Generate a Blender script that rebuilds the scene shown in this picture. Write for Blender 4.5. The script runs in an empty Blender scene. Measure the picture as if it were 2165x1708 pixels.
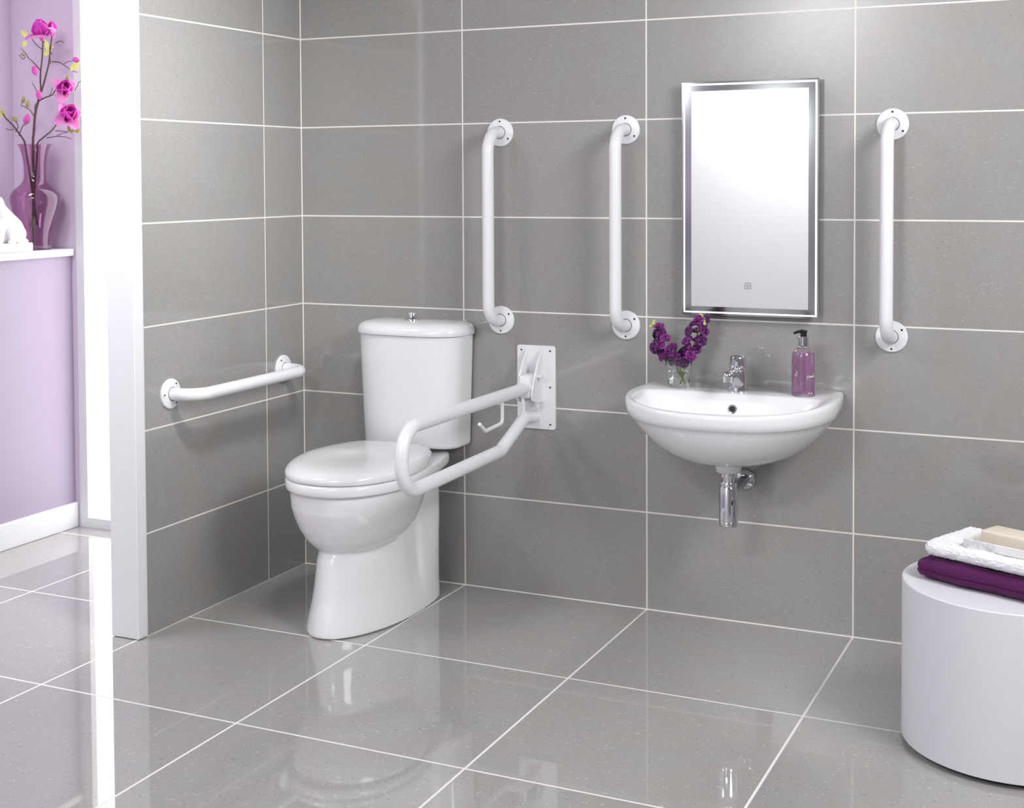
import bpy, bmesh, math, random
from mathutils import Vector, Matrix, noise
random.seed(7)
sc = bpy.context.scene
COL = sc.collection
PI = math.pi
R = math.radians

# ------------------------------------------------------------------ helpers
def link(o, parent=None):
    COL.objects.link(o)
    if parent is not None:
        o.parent = parent
    return o

def tag(o, label=None, cat=None, group=None, kind=None):
    if label: o['label'] = label
    if cat: o['category'] = cat
    if group: o['group'] = group
    if kind: o['kind'] = kind
    return o

def empty(name, loc=(0, 0, 0), rot=(0, 0, 0)):
    o = bpy.data.objects.new(name, None)
    o.empty_display_size = 0.05
    o.location = loc
    o.rotation_euler = rot
    return link(o)

def obj(name, bm, mats, parent=None, smooth=40, loc=None, rot=None):
    bmesh.ops.recalc_face_normals(bm, faces=bm.faces[:])
    me = bpy.data.meshes.new(name)
    bm.to_mesh(me)
    bm.free()
    if not isinstance(mats, (list, tuple)):
        mats = [mats]
    for m in mats:
        me.materials.append(m)
    if smooth:
        me.shade_smooth()
        me.set_sharp_from_angle(angle=R(smooth))
    o = bpy.data.objects.new(name, me)
    if loc: o.location = loc
    if rot: o.rotation_euler = rot
    return link(o, parent)

def BM():
    return bmesh.new()

def box(bm, x0, x1, y0, y1, z0, z1, bevel=0.0, seg=3, mi=0):
    t = bmesh.new()
    bmesh.ops.create_cube(t, size=1.0)
    for v in t.verts:
        v.co = Vector((x0 + (v.co.x + .5) * (x1 - x0), y0 + (v.co.y + .5) * (y1 - y0), z0 + (v.co.z + .5) * (z1 - z0)))
    if bevel > 0:
        bmesh.ops.bevel(t, geom=t.edges[:], offset=bevel, segments=seg, profile=0.5, affect='EDGES')
    merge(bm, t, mi=mi)

def merge(bm, t, mat=None, mi=0):
    if mat is not None:
        bmesh.ops.transform(t, matrix=mat, verts=t.verts[:])
    vm = {}
    for v in t.verts:
        vm[v] = bm.verts.new(v.co)
    for f in t.faces:
        try:
            nf = bm.faces.new([vm[v] for v in f.verts])
            nf.material_index = f.material_index if mi == 0 else mi
        except ValueError:
            pass
    t.free()

def loft(bm, loops, cap0=True, cap1=True, closed=True, mi=0):
    rows = [[bm.verts.new(p) for p in lp] for lp in loops]
    n = len(rows[0])
    rng = n if closed else n - 1
    for a, b in zip(rows[:-1], rows[1:]):
        for i in range(rng):
            j = (i + 1) % n
            f = bm.faces.new((a[i], a[j], b[j], b[i]))
            f.material_index = mi
    if cap0:
        bm.faces.new(rows[0][::-1]).material_index = mi
    if cap1:
        bm.faces.new(rows[-1]).material_index = mi
    return rows

def circle(c, r, n=32, ax='z'):
    out = []
    for i in range(n):
        t = 2 * PI * i / n
        a, b = r * math.cos(t), r * math.sin(t)
        if ax == 'z': out.append((c[0] + a, c[1] + b, c[2]))
        elif ax == 'y': out.append((c[0] + a, c[1], c[2] + b))
        else: out.append((c[0], c[1] + a, c[2] + b))
    return out

def lathe(bm, prof, n=48, c=(0, 0), cap0=True, cap1=True, mi=0):
    """prof: list of (r, z); r may be 0 at the ends"""
    loops = [circle((c[0], c[1], z), max(r, 1e-4), n) for r, z in prof]
    return loft(bm, loops, cap0, cap1, mi=mi)

def tube(bm, pts, r, n=20, caps=True, radii=None):
    pts = [Vector(p) for p in pts]
    m = len(pts)
    tang = []
    for i in range(m):
        a = pts[max(i - 1, 0)]; b = pts[min(i + 1, m - 1)]
        tang.append((b - a).normalized())
    up = Vector((0, 0, 1))
    if abs(tang[0].dot(up)) > 0.9: up = Vector((1, 0, 0))
    nrm = (up - tang[0] * up.dot(tang[0])).normalized()
    loops = []
    for i in range(m):
        if i:
            nrm = (nrm - tang[i] * nrm.dot(tang[i])).normalized()
        bn = tang[i].cross(nrm)
        rr = radii[i] if radii else r
        loops.append([pts[i] + (nrm * math.cos(2 * PI * k / n) + bn * math.sin(2 * PI * k / n)) * rr for k in range(n)])
    loft(bm, loops, caps, caps)

def fillet(pts, rad, n=10):
    pts = [Vector(p) for p in pts]
    out = [pts[0]]
    for i in range(1, len(pts) - 1):
        p = pts[i]
        r = rad[i - 1] if isinstance(rad, (list, tuple)) else rad
        a = (pts[i - 1] - p).normalized(); b = (pts[i + 1] - p).normalized()
        ang = a.angle(b)
        d = r / math.tan(ang / 2)
        s, e = p + a * d, p + b * d
        c = p + (a + b).normalized() * (r / math.sin(ang / 2))
        for k in range(n + 1):
            t = k / n
            v = (s - c).normalized().slerp((e - c).normalized(), t)
            out.append(c + v * r)
    out.append(pts[-1])
    return out

def spline(pts, n=6):
    pts = [Vector(p) for p in pts]
    out = []
    for i in range(len(pts) - 1):
        p0 = pts[max(i - 1, 0)]; p1 = pts[i]; p2 = pts[i + 1]; p3 = pts[min(i + 2, len(pts) - 1)]
        for k in range(n):
            t = k / n
            out.append(0.5 * ((2 * p1) + (p2 - p0) * t + (2 * p0 - 5 * p1 + 4 * p2 - p3) * t * t + (3 * p1 - p0 - 3 * p2 + p3) * t ** 3))
    out.append(pts[-1])
    return out

# ------------------------------------------------------------------ materials
def srgb(r, g, b):
    f = lambda c: (c / 255 / 12.92) if c / 255 <= 0.04045 else ((c / 255 + 0.055) / 1.055) ** 2.4
    return (f(r), f(g), f(b), 1.0)

class NT:
    def __init__(s, name):
        s.m = bpy.data.materials.new(name); s.m.use_nodes = True
        s.t = s.m.node_tree; s.n = s.t.nodes; s.l = s.t.links
        s.b = s.n['Principled BSDF']
    def node(s, typ, **kw):
        x = s.n.new(typ)
        for k, v in kw.items(): setattr(x, k, v)
        return x
    def math(s, op, a, b=None, c=None, clamp=False):
        x = s.node('ShaderNodeMath', operation=op, use_clamp=clamp)
        for i, v in enumerate((a, b, c)):
            if v is None: continue
            if isinstance(v, (int, float)): x.inputs[i].default_value = v
            else: s.l.new(v, x.inputs[i])
        return x.outputs[0]
    def mix(s, fac, a, b):
        x = s.node('ShaderNodeMix', data_type='RGBA')
        for i, v in ((0, fac), (6, a), (7, b)):
            if isinstance(v, (int, float)): x.inputs[i].default_value = v
            elif isinstance(v, tuple): x.inputs[i].default_value = v
            else: s.l.new(v, x.inputs[i])
        return x.outputs[2]
    def noise(s, vec, scale, detail=2, rough=.5):
        x = s.node('ShaderNodeTexNoise')
        x.inputs['Scale'].default_value = scale; x.inputs['Detail'].default_value = detail; x.inputs['Roughness'].default_value = rough
        if vec is not None: s.l.new(vec, x.inputs['Vector'])
        return x.outputs['Fac']
    def ramp(s, fac, stops):
        x = s.node('ShaderNodeValToRGB')
        e = x.color_ramp.elements
        while len(e) < len(stops): e.new(0.5)
        for i, (p, c) in enumerate(stops):
            e[i].position = p; e[i].color = c if isinstance(c, tuple) else (c, c, c, 1)
        s.l.new(fac, x.inputs[0])
        return x.outputs[0]
    def set(s, **kw):
        names = {'color': 'Base Color', 'rough': 'Roughness', 'metal': 'Metallic', 'ior': 'IOR', 'trans': 'Transmission Weight',
                 'spec': 'Specular IOR Level', 'coat': 'Coat Weight', 'coatr': 'Coat Roughness', 'sheen': 'Sheen Weight', 'sss': 'Subsurface Weight',
                 'emit': 'Emission Color', 'estr': 'Emission Strength', 'normal': 'Normal', 'alpha': 'Alpha'}
        for k, v in kw.items():
            i = s.b.inputs[names[k]]
            if isinstance(v, (int, float, tuple)): i.default_value = v
            else: s.l.new(v, i)
        return s

def mat(name, rgb, rough=.4, vary=0.03, vscale=6, bump=0, bscale=60, **kw):
    m = NT(name)
    tc = m.node('ShaderNodeTexCoord')
    c = srgb(*rgb)
    d = tuple(x * (1 - vary) for x in c[:3]) + (1,)
    col = m.mix(m.noise(tc.outputs['Object'], vscale, 3), c, d)
    m.set(color=col, rough=rough, **kw)
    if bump:
        b = m.node('ShaderNodeBump'); b.inputs['Strength'].default_value = bump; b.inputs['Distance'].default_value = .002
        m.l.new(m.noise(tc.outputs['Object'], bscale, 4), b.inputs['Height']); m.set(normal=b.outputs[0])
    return m.m

def tile_material(name, u_axis, v_axis, u0, v0, du, dv, gu, gv, base, grout, rough, extra=None):
    m = NT(name)
    geo = m.node('ShaderNodeNewGeometry')
    sep = m.node('ShaderNodeSeparateXYZ'); m.l.new(geo.outputs['Position'], sep.inputs[0])
    ax = {'x': sep.outputs[0], 'y': sep.outputs[1], 'z': sep.outputs[2]}
    def line(a, o, d, g):
        t = m.math('SUBTRACT', a, o - d / 2)
        t = m.math('FLOORED_MODULO', t, d)
        t = m.math('ABSOLUTE', m.math('SUBTRACT', t, d / 2))
        return m.math('LESS_THAN', t, g / 2)
    lu = line(ax[u_axis], u0, du, gu)
    lv = line(ax[v_axis], v0, dv, gv)
    if extra == 'floor':      # hall courses shift: the last row against the back wall is a full cut tile
        cond = m.math('MAXIMUM', m.math('LESS_THAN', ax['y'], -.2), m.math('LESS_THAN', ax['x'], -.09))
        lv = m.math('MULTIPLY', lv, cond)
        edge = m.math('MULTIPLY', m.math('GREATER_THAN', ax['y'], -.005), m.math('GREATER_THAN', ax['x'], -.003))
        lv = m.math('MAXIMUM', lv, edge)
    if extra == 'back':
        lu = m.math('MAXIMUM', lu, m.math('LESS_THAN', ax['x'], .0025))
    if extra == 'left':
        lu = m.math('MAXIMUM', lu, m.math('GREATER_THAN', ax['y'], -.0025))
    mask = m.math('MAXIMUM', lu, lv)
    iu = m.math('FLOOR', m.math('DIVIDE', m.math('SUBTRACT', ax[u_axis], u0), du))
    iv = m.math('FLOOR', m.math('DIVIDE', m.math('SUBTRACT', ax[v_axis], v0), dv))
    cmb = m.node('ShaderNodeCombineXYZ'); m.l.new(iu, cmb.inputs[0]); m.l.new(iv, cmb.inputs[1])
    wn = m.node('ShaderNodeTexWhiteNoise', noise_dimensions='2D'); m.l.new(cmb.outputs[0], wn.inputs[0])
    off = m.node('ShaderNodeVectorMath', operation='SCALE'); m.l.new(wn.outputs['Color'], off.inputs[0]); off.inputs['Scale'].default_value = 9.0
    add = m.node('ShaderNodeVectorMath', operation='ADD'); m.l.new(geo.outputs['Position'], add.inputs[0]); m.l.new(off.outputs[0], add.inputs[1])
    P = add.outputs[0]
    b1 = srgb(*base); dark = tuple(c * .93 for c in b1[:3]) + (1,); lite = tuple(c * 1.1 for c in b1[:3]) + (1,)
    warm = (b1[0] * 1.0, b1[1] * .965, b1[2] * .945, 1); cool = (b1[0] * 1.0, b1[1] * .995, b1[2] * 1.045, 1)
    c = m.mix(m.ramp(m.noise(P, 7, 4, .6), [(.35, 0.0), (.65, 1.0)]), b1, warm)
    c = m.mix(m.ramp(m.noise(P, 5, 3, .5), [(.5, 0.0), (.7, 1.0)]), c, cool)
    c = m.mix(m.ramp(m.noise(P, 60, 6, .75), [(.4, 0.0), (.7, 1.0)]), c, dark)
    st = m.node('ShaderNodeVectorMath', operation='MULTIPLY'); m.l.new(P, st.inputs[0])
    st.inputs[1].default_value = (.6, .6, 1.5)
    fl = m.ramp(m.noise(st.outputs[0], 210, 2, .6), [(.655, 0.0), (.72, 1.0)])
    c = m.mix(m.math('MULTIPLY', fl, .55), c, tuple(min(1, x * 1.9) for x in b1[:3]) + (1,))
    fd = m.ramp(m.noise(st.outputs[0], 170, 2, .6), [(.28, 1.0), (.35, 0.0)])
    c = m.mix(m.math('MULTIPLY', fd, .5), c, tuple(x * .5 for x in b1[:3]) + (1,))
    tv = m.math('MULTIPLY_ADD', wn.outputs['Value'], .08, .96)
    vs = m.node('ShaderNodeVectorMath', operation='SCALE'); m.l.new(c, vs.inputs[0]); m.l.new(tv, vs.inputs['Scale'])
    c = m.mix(mask, vs.outputs[0], srgb(*grout))
    m.set(color=c, rough=m.math('MULTIPLY_ADD', mask, .5, rough), ior=1.8 if extra == 'floor' else 1.65)
    return m.m

WALL = (153, 152, 150)
M = {}
M['tile_back'] = tile_material('tile_back', 'x', 'z', .5937, 0, .6, .2899, .0046, .0046, WALL, (228, 226, 222), .07, 'back')
M['tile_left'] = tile_material('tile_left', 'y', 'z', -.2155, 0, .6, .2899, .0046, .0046, WALL, (228, 226, 222), .08, 'left')
M['tile_floor'] = tile_material('tile_floor', 'x', 'y', -.0063, -.6252, .6, .6, .006, .006, (168, 167, 165), (240, 239, 236), .03, 'floor')
M['ceramic'] = mat('ceramic', (238, 238, 241), .12, .01, 3, coat=.3, coatr=.04)
M['rail_white'] = mat('rail_white', (236, 236, 240), .3, .01, 8)
M['white_paint'] = mat('white_paint', (230, 230, 234), .45, .01, 4)
M['wall_white'] = mat('wall_white', (236, 236, 238), .8, .02, 2)
M['studio_grey'] = mat('studio_grey', (150, 150, 152), .8, .02, 2)
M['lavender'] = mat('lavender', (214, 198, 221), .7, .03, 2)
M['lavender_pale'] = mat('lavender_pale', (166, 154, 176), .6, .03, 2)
M['chrome'] = mat('chrome', (222, 222, 226), .06, .01, 4, metal=1.0)
M['steel_grey'] = mat('steel_grey', (196, 200, 206), .25, .02, 4, metal=1.0)
M['black'] = mat('black', (20, 20, 22), .35, .05, 9)
M['gap_shade'] = mat('gap_shade', (45, 45, 47), .7, .05, 9)
M['screw_hole'] = mat('screw_hole', (38, 38, 40), .5, .05, 9)
M['gasket'] = mat('gasket', (120, 120, 124), .6, .05, 9)
M['stool'] = mat('stool', (224, 223, 230), .42, .015, 3)
M['petal'] = mat('petal', (226, 62, 196), .5, .25, 40, sss=.15)
M['petal_pale'] = mat('petal_pale', (240, 150, 220), .5, .2, 40, sss=.15)
M['bud_pink'] = mat('bud_pink', (222, 96, 190), .5, .3, 60)
M['bud_green'] = mat('bud_green', (176, 164, 110), .6, .3, 60)
M['leaf_yellow'] = mat('leaf_yellow', (226, 228, 142), .5, .15, 40, sss=.1)
M['twig'] = mat('twig', (98, 72, 66), .8, .35, 60, bump=.6, bscale=200)
M['stem_green'] = mat('stem_green', (150, 172, 72), .5, .2, 60)
M['stock'] = mat('stock', (116, 22, 122), .55, .45, 120, sheen=.2)
M['stock_lite'] = mat('stock_lite', (150, 44, 152), .55, .4, 120, sheen=.2)
M['bud_lime'] = mat('bud_lime', (206, 214, 140), .5, .2, 80)
M['figurine'] = mat('figurine', (246, 246, 247), .35, .01, 5)
M['purple_towel'] = mat('purple_towel', (86, 2, 82), .95, .45, 160, bump=.7, bscale=420, sheen=.08)
M['white_towel'] = mat('white_towel', (244, 244, 248), .95, .05, 120, bump=.9, bscale=420, sheen=.2)
M['soap'] = mat('soap', (222, 212, 196), .5, .06, 40, sss=.05)
M['led'] = mat('led', (225, 225, 228), .5, 0, 1, emit=(1, 1, 1, 1), estr=.62)

def glass(name, rgb, rough=0.0, ior=1.45):
    m = NT(name); m.set(color=srgb(*rgb), rough=rough, trans=1.0, ior=ior)
    return m.m
M['clear_glass'] = glass('clear_glass', (250, 252, 252))
M['water'] = glass('water', (248, 250, 250), ior=1.33)
M['plum_glass'] = glass('plum_glass', (222, 188, 212), ior=1.45)
M['bottle_plastic'] = glass('bottle_plastic', (252, 244, 252), ior=1.35)
M['pink_liquid'] = glass('pink_liquid', (240, 198, 236), ior=1.33)

mm = NT('marble'); tc = mm.node('ShaderNodeTexCoord')
mm.set(color=mm.ramp(mm.noise(tc.outputs['Object'], 26, 6, .7), [(.38, srgb(200, 200, 206)), (.52, srgb(238, 238, 238))]), rough=.3)
M['marble'] = mm.m
mm = NT('mirror_silver'); mm.set(color=(.93, .935, .945, 1), metal=1.0, rough=.0); M['mirror_silver'] = mm.m
mm = NT('mirror_border'); mm.set(color=(.50, .515, .54, 1), metal=1.0, rough=.22); M['mirror_border'] = mm.m
mm = NT('window_light'); mm.set(color=(1, 1, 1, 1), emit=(1, .99, 1, 1), estr=2.9, rough=.3); M['window_light'] = mm.m

# ------------------------------------------------------------------ room shell
FX0, FX1, FY0, FY1, CZ = -1.5, 3.5, -5.3, .35, 2.6
YF = .071            # hall end wall
def struct(name, bm, m, parent=None, smooth=0):
    o = obj(name, bm, m, parent, smooth)
    if parent is None: o['kind'] = 'structure'
    return o
b = BM(); box(b, FX0, FX1, FY0, FY1, -.1, 0); struct('floor', b, M['tile_floor'])
b = BM(); box(b, FX0, FX1, FY0, FY1, CZ, CZ + .1); struct('ceiling', b, M['studio_grey'])
b = BM(); box(b, 0, FX1, 0, .1, 0, CZ); struct('wall_back', b, M['tile_back'])
b = BM(); box(b, -.088, 0, -.818, .1, 0, CZ); struct('wall_left', b, [M['tile_left']])
b = BM(); box(b, FX1, FX1 + .1, FY0, FY1, 0, CZ); struct('wall_right', b, M['studio_grey'])
b = BM(); box(b, FX0, FX1, FY0 - .1, FY0, 0, CZ); struct('wall_front', b, M['wall_white'])
def framed(parent, x0, x1, y0, y1, z0, z1, t, fm, pm, ypane):
    o = parent.location
    b = BM()
    box(b, x0 - o.x, x0 + t - o.x, y0 - o.y, y1 - o.y, z0 + t - o.z, z1 - t - o.z)
    box(b, x1 - t - o.x, x1 - o.x, y0 - o.y, y1 - o.y, z0 + t - o.z, z1 - t - o.z)
    box(b, x0 - o.x, x1 - o.x, y0 - o.y, y1 - o.y, z0 - o.z, z0 + t - o.z)
    box(b, x0 - o.x, x1 - o.x, y0 - o.y, y1 - o.y, z1 - t - o.z, z1 - o.z)
    obj('window_frame', b, fm, parent, 30)
    b = BM(); box(b, x0 + t * .5 - o.x, x1 - t * .5 - o.x, ypane - o.y, ypane + .008 - o.y, z0 + t * .5 - o.z, z1 - t * .5 - o.z)
    obj('pane', b, pm, parent, 0)
# white lined end of the partition
b = BM(); box(b, -.092, .002, -.856, -.818, 0.002, CZ, .002, 2); struct('trim_1', b, M['white_paint'])
# hall end wall: lavender strip beside a tall bright window
b = BM(); box(b, -1.40, -1.030, YF, YF + .1, 0, CZ); struct('wall_hall_end', b, M['lavender'])
w1 = empty('window_1', (-.6, YF, 0)); w1['kind'] = 'structure'
framed(w1, -1.030, -.095, YF + .002, YF + .07, 0, CZ, .036, M['white_paint'], M['window_light'], YF + .03)
# hall side wall: pale half-height panel, niche above it
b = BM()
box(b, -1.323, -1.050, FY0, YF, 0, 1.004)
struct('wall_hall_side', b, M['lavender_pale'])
b = BM(); box(b, -1.423, -1.323, FY0, YF + .1, 0, CZ); struct('wall_niche', b, M['lavender'])
b = BM(); box(b, -1.322, -1.034, FY0, YF - .004, 1.004, 1.030, .003, 2); struct('trim_2', b, M['white_paint'])
b = BM(); box(b, -1.052, -1.034, FY0, YF - .002, 0, .092, .004, 3); struct('baseboard_left', b, M['white_paint'])

# ------------------------------------------------------------------ grab bars
OFF, HL = .095, .2885
def screw_bm(r=.0058):
    b = BM()
    t = bmesh.new()
    loft(t, [circle((0, 0, 0), r, 18, 'y'), circle((0, -.0012, 0), r, 18, 'y'), circle((0, -.0014, 0), r * .86, 18, 'y'), circle((0, -.0006, 0), r * .5, 18, 'y')], True, False)
    merge(b, t)
    t = bmesh.new()
    loft(t, [circle((0, -.0007, 0), r * .52, 16, 'y'), circle((0, -.0010, 0), r * .46, 16, 'y')], True, True)
    merge(b, t, mi=1)
    return b
SCREW = obj('screw', screw_bm(), [M['rail_white'], M['screw_hole']], None, 40)
SCREW_ME = SCREW.data
bpy.data.objects.remove(SCREW)
def add_screw(parent, loc, rot=None):
    o = bpy.data.objects.new('screw', SCREW_ME); o.location = loc
    if rot: o.rotation_euler = rot
    return link(o, parent)

def make_grab_bar():
    root = empty('grab_bar')
    b = BM()
    path = fillet([(0, 0, HL), (0, -OFF, HL), (0, -OFF, -HL), (0, 0, -HL)], .062, 14)
    tube(b, path, .0178, 28)
    obj('bar', b, M['rail_white'], root, 60)
    for s in (1, -1):
        b = BM()
        loft(b, [circle((0, .0004, 0), .043, 56, 'y'), circle((0, -.005, 0), .043, 56, 'y'), circle((0, -.0072, 0), .041, 56, 'y'),
                 circle((0, -.009, 0), .030, 56, 'y'), circle((0, -.010, 0), .0215, 56, 'y')], True, True)
        f = obj('wall_flange', b, M['rail_white'], root, 35, (0, 0, s * HL))
        b = BM()
        loft(b, [circle((0, -.0098, 0), .0198, 32, 'y'), circle((0, -.0106, 0), .0198, 32, 'y')], True, True)
        obj('sealing_ring', b, M['gasket'], f, 35)
        for a in (90, 215, 325):
            a = a if s > 0 else a + 180
            add_screw(f, (.0335 * math.cos(R(a)), -.0082, .0335 * math.sin(R(a))))
    return root

def dup(root, loc, rot):
    r = root.copy(); COL.objects.link(r); r.location = loc; r.rotation_euler = rot
    for ch in list(root.children):
        c = ch.copy(); COL.objects.link(c); c.parent = r
        for g in list(ch.children):
            d = g.copy(); COL.objects.link(d); d.parent = c
    return r
G = 'white tubular grab bars'
g1 = make_grab_bar(); g1.location = (.7245, 0, 1.1315)
tag(g1, 'vertical white grab bar right above the toilet cistern, leftmost of the upright bars', 'grab bar', G)
g2 = dup(g1, (1.1315, 0, 1.132), (0, 0, 0)); tag(g2, 'vertical white grab bar between the toilet and the mirror, close left of the mirror', 'grab bar', G)
g3 = dup(g1, (1.8945, 0, 1.1315), (0, 0, 0)); tag(g3, 'vertical white grab bar on the wall to the right of the mirror', 'grab bar', G)
g4 = dup(g1, (0, -.4135, .669), Matrix(((0, -1, 0), (0, 0, 1), (-1, 0, 0))).to_euler()); tag(g4, 'horizontal white grab bar on the left tiled wall near the corner', 'grab bar', G)

# ------------------------------------------------------------------ toilet
TX = .457
def outline(z, w, ym, yf, yb, nf=2.0, nb=4.0, taper=1.0, notch=0, yn=-.30, sn=.04, n=72, x0=TX):
    out = []
    for i in range(n):
        t = 2 * PI * i / n
        s, c = math.sin(t), math.cos(t)
        e = nf if c > 0 else nb
        x = w * math.copysign(abs(s) ** (2 / e), s)
        k = abs(c) ** (2 / e)
        y = ym + ((yf - ym) if c > 0 else (yb - ym)) * k
        q = (y - ym) / (yb - ym) if yb != ym else 0
        if q > 0: x *= 1 + (taper - 1) * (q * q * (3 - 2 * q))
        if notch: x *= 1 - notch * math.exp(-((y - yn) / sn) ** 2)
        out.append((x0 + x, y, z))
    return out
toilet = empty('toilet', (TX, -.33, 0))
tag(toilet, 'white ceramic close-coupled toilet with closed lid standing in the corner', 'toilet')
def tl(loops):       # world -> toilet local
    return [[(p[0] - TX, p[1] + .33, p[2]) for p in lp] for lp in loops]
# bowl and pedestal fused into one casting
b = BM()
L = []
for z, w, yf, yb, tp in ((.408, .176, -.652, -.10, .78), (.385, .178, -.655, -.14, .80), (.35, .176, -.652, -.22, .9), (.32, .168, -.643, -.25, .95), (.29, .155, -.632, -.28, 1), (.262, .138, -.617, -.31, 1), (.25, .124, -.607, -.34, 1),
                         (.236, .106, -.594, -.36, 1), (.215, .08, -.565, -.38, 1)):
    L.append(outline(z, w, -.415, yf, yb, 2.1, 3, tp))
loft(b, tl(L))
L = []
for z, w, yf, yb, tp, no in ((.001, .140, -.642, -.10, .93, 0), (.03, .135, -.636, -.10, .95, .0), (.055, .130, -.629, -.10, .98, .04), (.09, .123, -.618, -.102, 1.05, .10), (.13, .117, -.611, -.104, 1.11, .25), (.165, .113, -.606, -.104, 1.16, .28),
                             (.20, .110, -.600, -.104, 1.19, .30), (.225, .107, -.59, -.10, 1.22, .30), (.27, .104, -.50, -.097, 1.25, .29), (.32, .10, -.45, -.094, 1.28, .15), (.36, .10, -.42, -.09, 1.26, .1), (.408, .10, -.40, -.085, 1.2, 0)):
    L.append(outline(z, w, -.33, yf, yb, 2.0, 5, tp, no, -.293, .021, n=160))
loft(b, tl(L))
pan = obj('pan', b, M['ceramic'], toilet, 180)
md = pan.modifiers.new('fuse', 'REMESH'); md.mode = 'VOXEL'; md.voxel_size = .003; md.use_smooth_shade = True
md = pan.modifiers.new('soften', 'SMOOTH'); md.factor = .5; md.iterations = 26
b = BM()
L = []
for z, w, yf, yb in ((.4365, .160, -.640, -.075), (.4365, .180, -.661, -.060), (.4345, .1865, -.668, -.054), (.4295, .190, -.672, -.050), (.4105, .190, -.672, -.050), (.4065, .188, -.670, -.052), (.404, .181, -.662, -.058), (.404, .168, -.65, -.07)):
    L.append(outline(z, w, -.40, yf, yb, 2.15, 6, .745))
loft(b, tl(L))
obj('rim', b, M['ceramic'], toilet, 60)
# seat lid
b = BM()
L = []
for z, k in ((.4378, .965), (.4384, .990), (.441, .999), (.446, 1.0), (.455, .998), (.4635, .985), (.470, .962), (.4755, .92), (.4795, .85), (.4825, .74), (.4845, .58), (.4857, .35), (.4862, .08)):
    o = outline(z, .188, -.41, -.669, -.172, 2.2, 4.2, .80)
    L.append([(TX + (p[0] - TX) * k, -.40 + (p[1] + .40) * k, p[2] - (0.006 * max(0, -.40 - p[1]) / .25 if z > .46 else 0)) for p in o])
loft(b, tl(L))
obj('seat_lid', b, M['ceramic'], toilet, 60)
for s in (-1, 1):
    b = BM(); t = bmesh.new()
    lathe(t, [(.0, .4355), (.016, .436), (.016, .447), (.013, .451), (0, .452)], 24)
    merge(b, t, Matrix.Translation((s * .078, .33 - .152, 0)))
    obj('seat_hinge', b, M['ceramic'], toilet, 40)
# cistern
def cis(z, w, yf, yb=-.004, nf=2.9):
    return outline(z, w, -.075, yf, yb, nf, 14, 1.0)
b = BM()
loft(b, tl([cis(.449, .150, -.130), cis(.4535, .163, -.146), cis(.462, .1655, -.150), cis(.56, .1685, -.157), cis(.68, .1725, -.163), cis(.797, .1765, -.168)]))
obj('cistern', b, M['ceramic'], toilet, 60)
b = BM()
loft(b, tl([cis(.7985, .176, -.168), cis(.7985, .1825, -.175), cis(.8005, .1835, -.1765), cis(.812, .1825, -.1755), cis(.822, .179, -.172), cis(.8295, .172, -.164), cis(.8345, .160, -.152, -.014),
            cis(.8380, .138, -.132, -.028), cis(.8405, .10, -.112, -.045), cis(.8415, .05, -.095, -.065)]))
obj('cistern_lid', b, M['ceramic'], toilet, 60)
b = BM(); t = bmesh.new()
lathe(t, [(.0, .8385), (.023, .8388), (.0235, .8425), (.0225, .8445), (.0165, .8465), (.0145, .8475), (.0142, .8620), (.0130, .8640), (0, .8645)], 40)
merge(b, t, Matrix.Translation((.003, .33 - .092, 0)))
obj('flush_button', b, M['chrome'], toilet, 35)

# ------------------------------------------------------------------ fold down support rail
RX = .838
rail = empty('fold_down_support_rail', (RX, 0, .642))
tag(rail, 'white hinged support rail folded down beside the toilet with paper roll hook', 'support rail')
def rl(p): return (p[0], p[1], p[2] - .642)
b = BM()
t = bmesh.new(); box(t, .779 - RX, .905 - RX, -.0055, 0, .514 - .642, .7695 - .642)
ed = [e for e in t.edges if abs(e.verts[0].co.y - e.verts[1].co.y) > .004]
bmesh.ops.bevel(t, geom=ed, offset=.008, segments=5, affect='EDGES', profile=.5)
merge(b, t)
pl = obj('wall_plate', b, M['rail_white'], rail, 30)
for x in (-.045, .05):
    for z in (.754, .643, .529):
        add_screw(pl, (x, -.0052, z - .642))
for s in (-1, 1):
    b = BM()
    prof = [(-.004, .764), (-.018, .752), (-.040, .724), (-.060, .694), (-.076, .668), (-.088, .645), (-.092, .628), (-.084, .612), (-.066, .603), (-.04, .600), (-.004, .600)]
    lp = [[(s * .0245 + dx, y, z - .642) for y, z in prof] for dx in (-.003, .003)]
    loft(b, lp)
    bmesh.ops.bevel(b, geom=[e for e in b.edges], offset=.0012, segments=2, affect='EDGES')
    obj('hinge_cheek', b, M['rail_white'], rail, 35)
b = BM(); box(b, -.0205, .0205, -.090, -.012, .618 - .642, .688 - .642, .010, 4)
obj('hinge_block', b, M['rail_white'], rail, 40)
b = BM()
loft(b, [circle((.0275, -.052, .682 - .642), .0045, 16, 'x'), circle((.040, -.052, .682 - .642), .0045, 16, 'x'), circle((.040, -.052, .682 - .642), .0075, 16, 'x'), circle((.044, -.052, .682 - .642), .0075, 16, 'x')])
obj('pivot_pin', b, M['rail_white'], rail, 40)
b = BM()
path = fillet([rl((0, -.05, .648)), rl((0, -.853, .652)), rl((0, -.853, .484)), rl((0, -.262, .491)), rl((0, -.088, .560)), rl((0, -.003, .552))], [.078, .078, .07, .05], 14)
tube(b, path, .0185, 28)
obj('rail_tube', b, M['rail_white'], rail, 60)
b = BM(); tube(b, [rl((-.008, -.078, .635)), rl((-.008, -.078, .565))], .006, 14)
obj('brace_rod', b, M['rail_white'], rail, 60)
b = BM()
loft(b, [[(.018, -.030, .606 - .642), (.018, -.060, .606 - .642), (.018, -.036, .572 - .642)], [(.024, -.030, .606 - .642), (.024, -.060, .606 - .642), (.024, -.036, .572 - .642)]])
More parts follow.
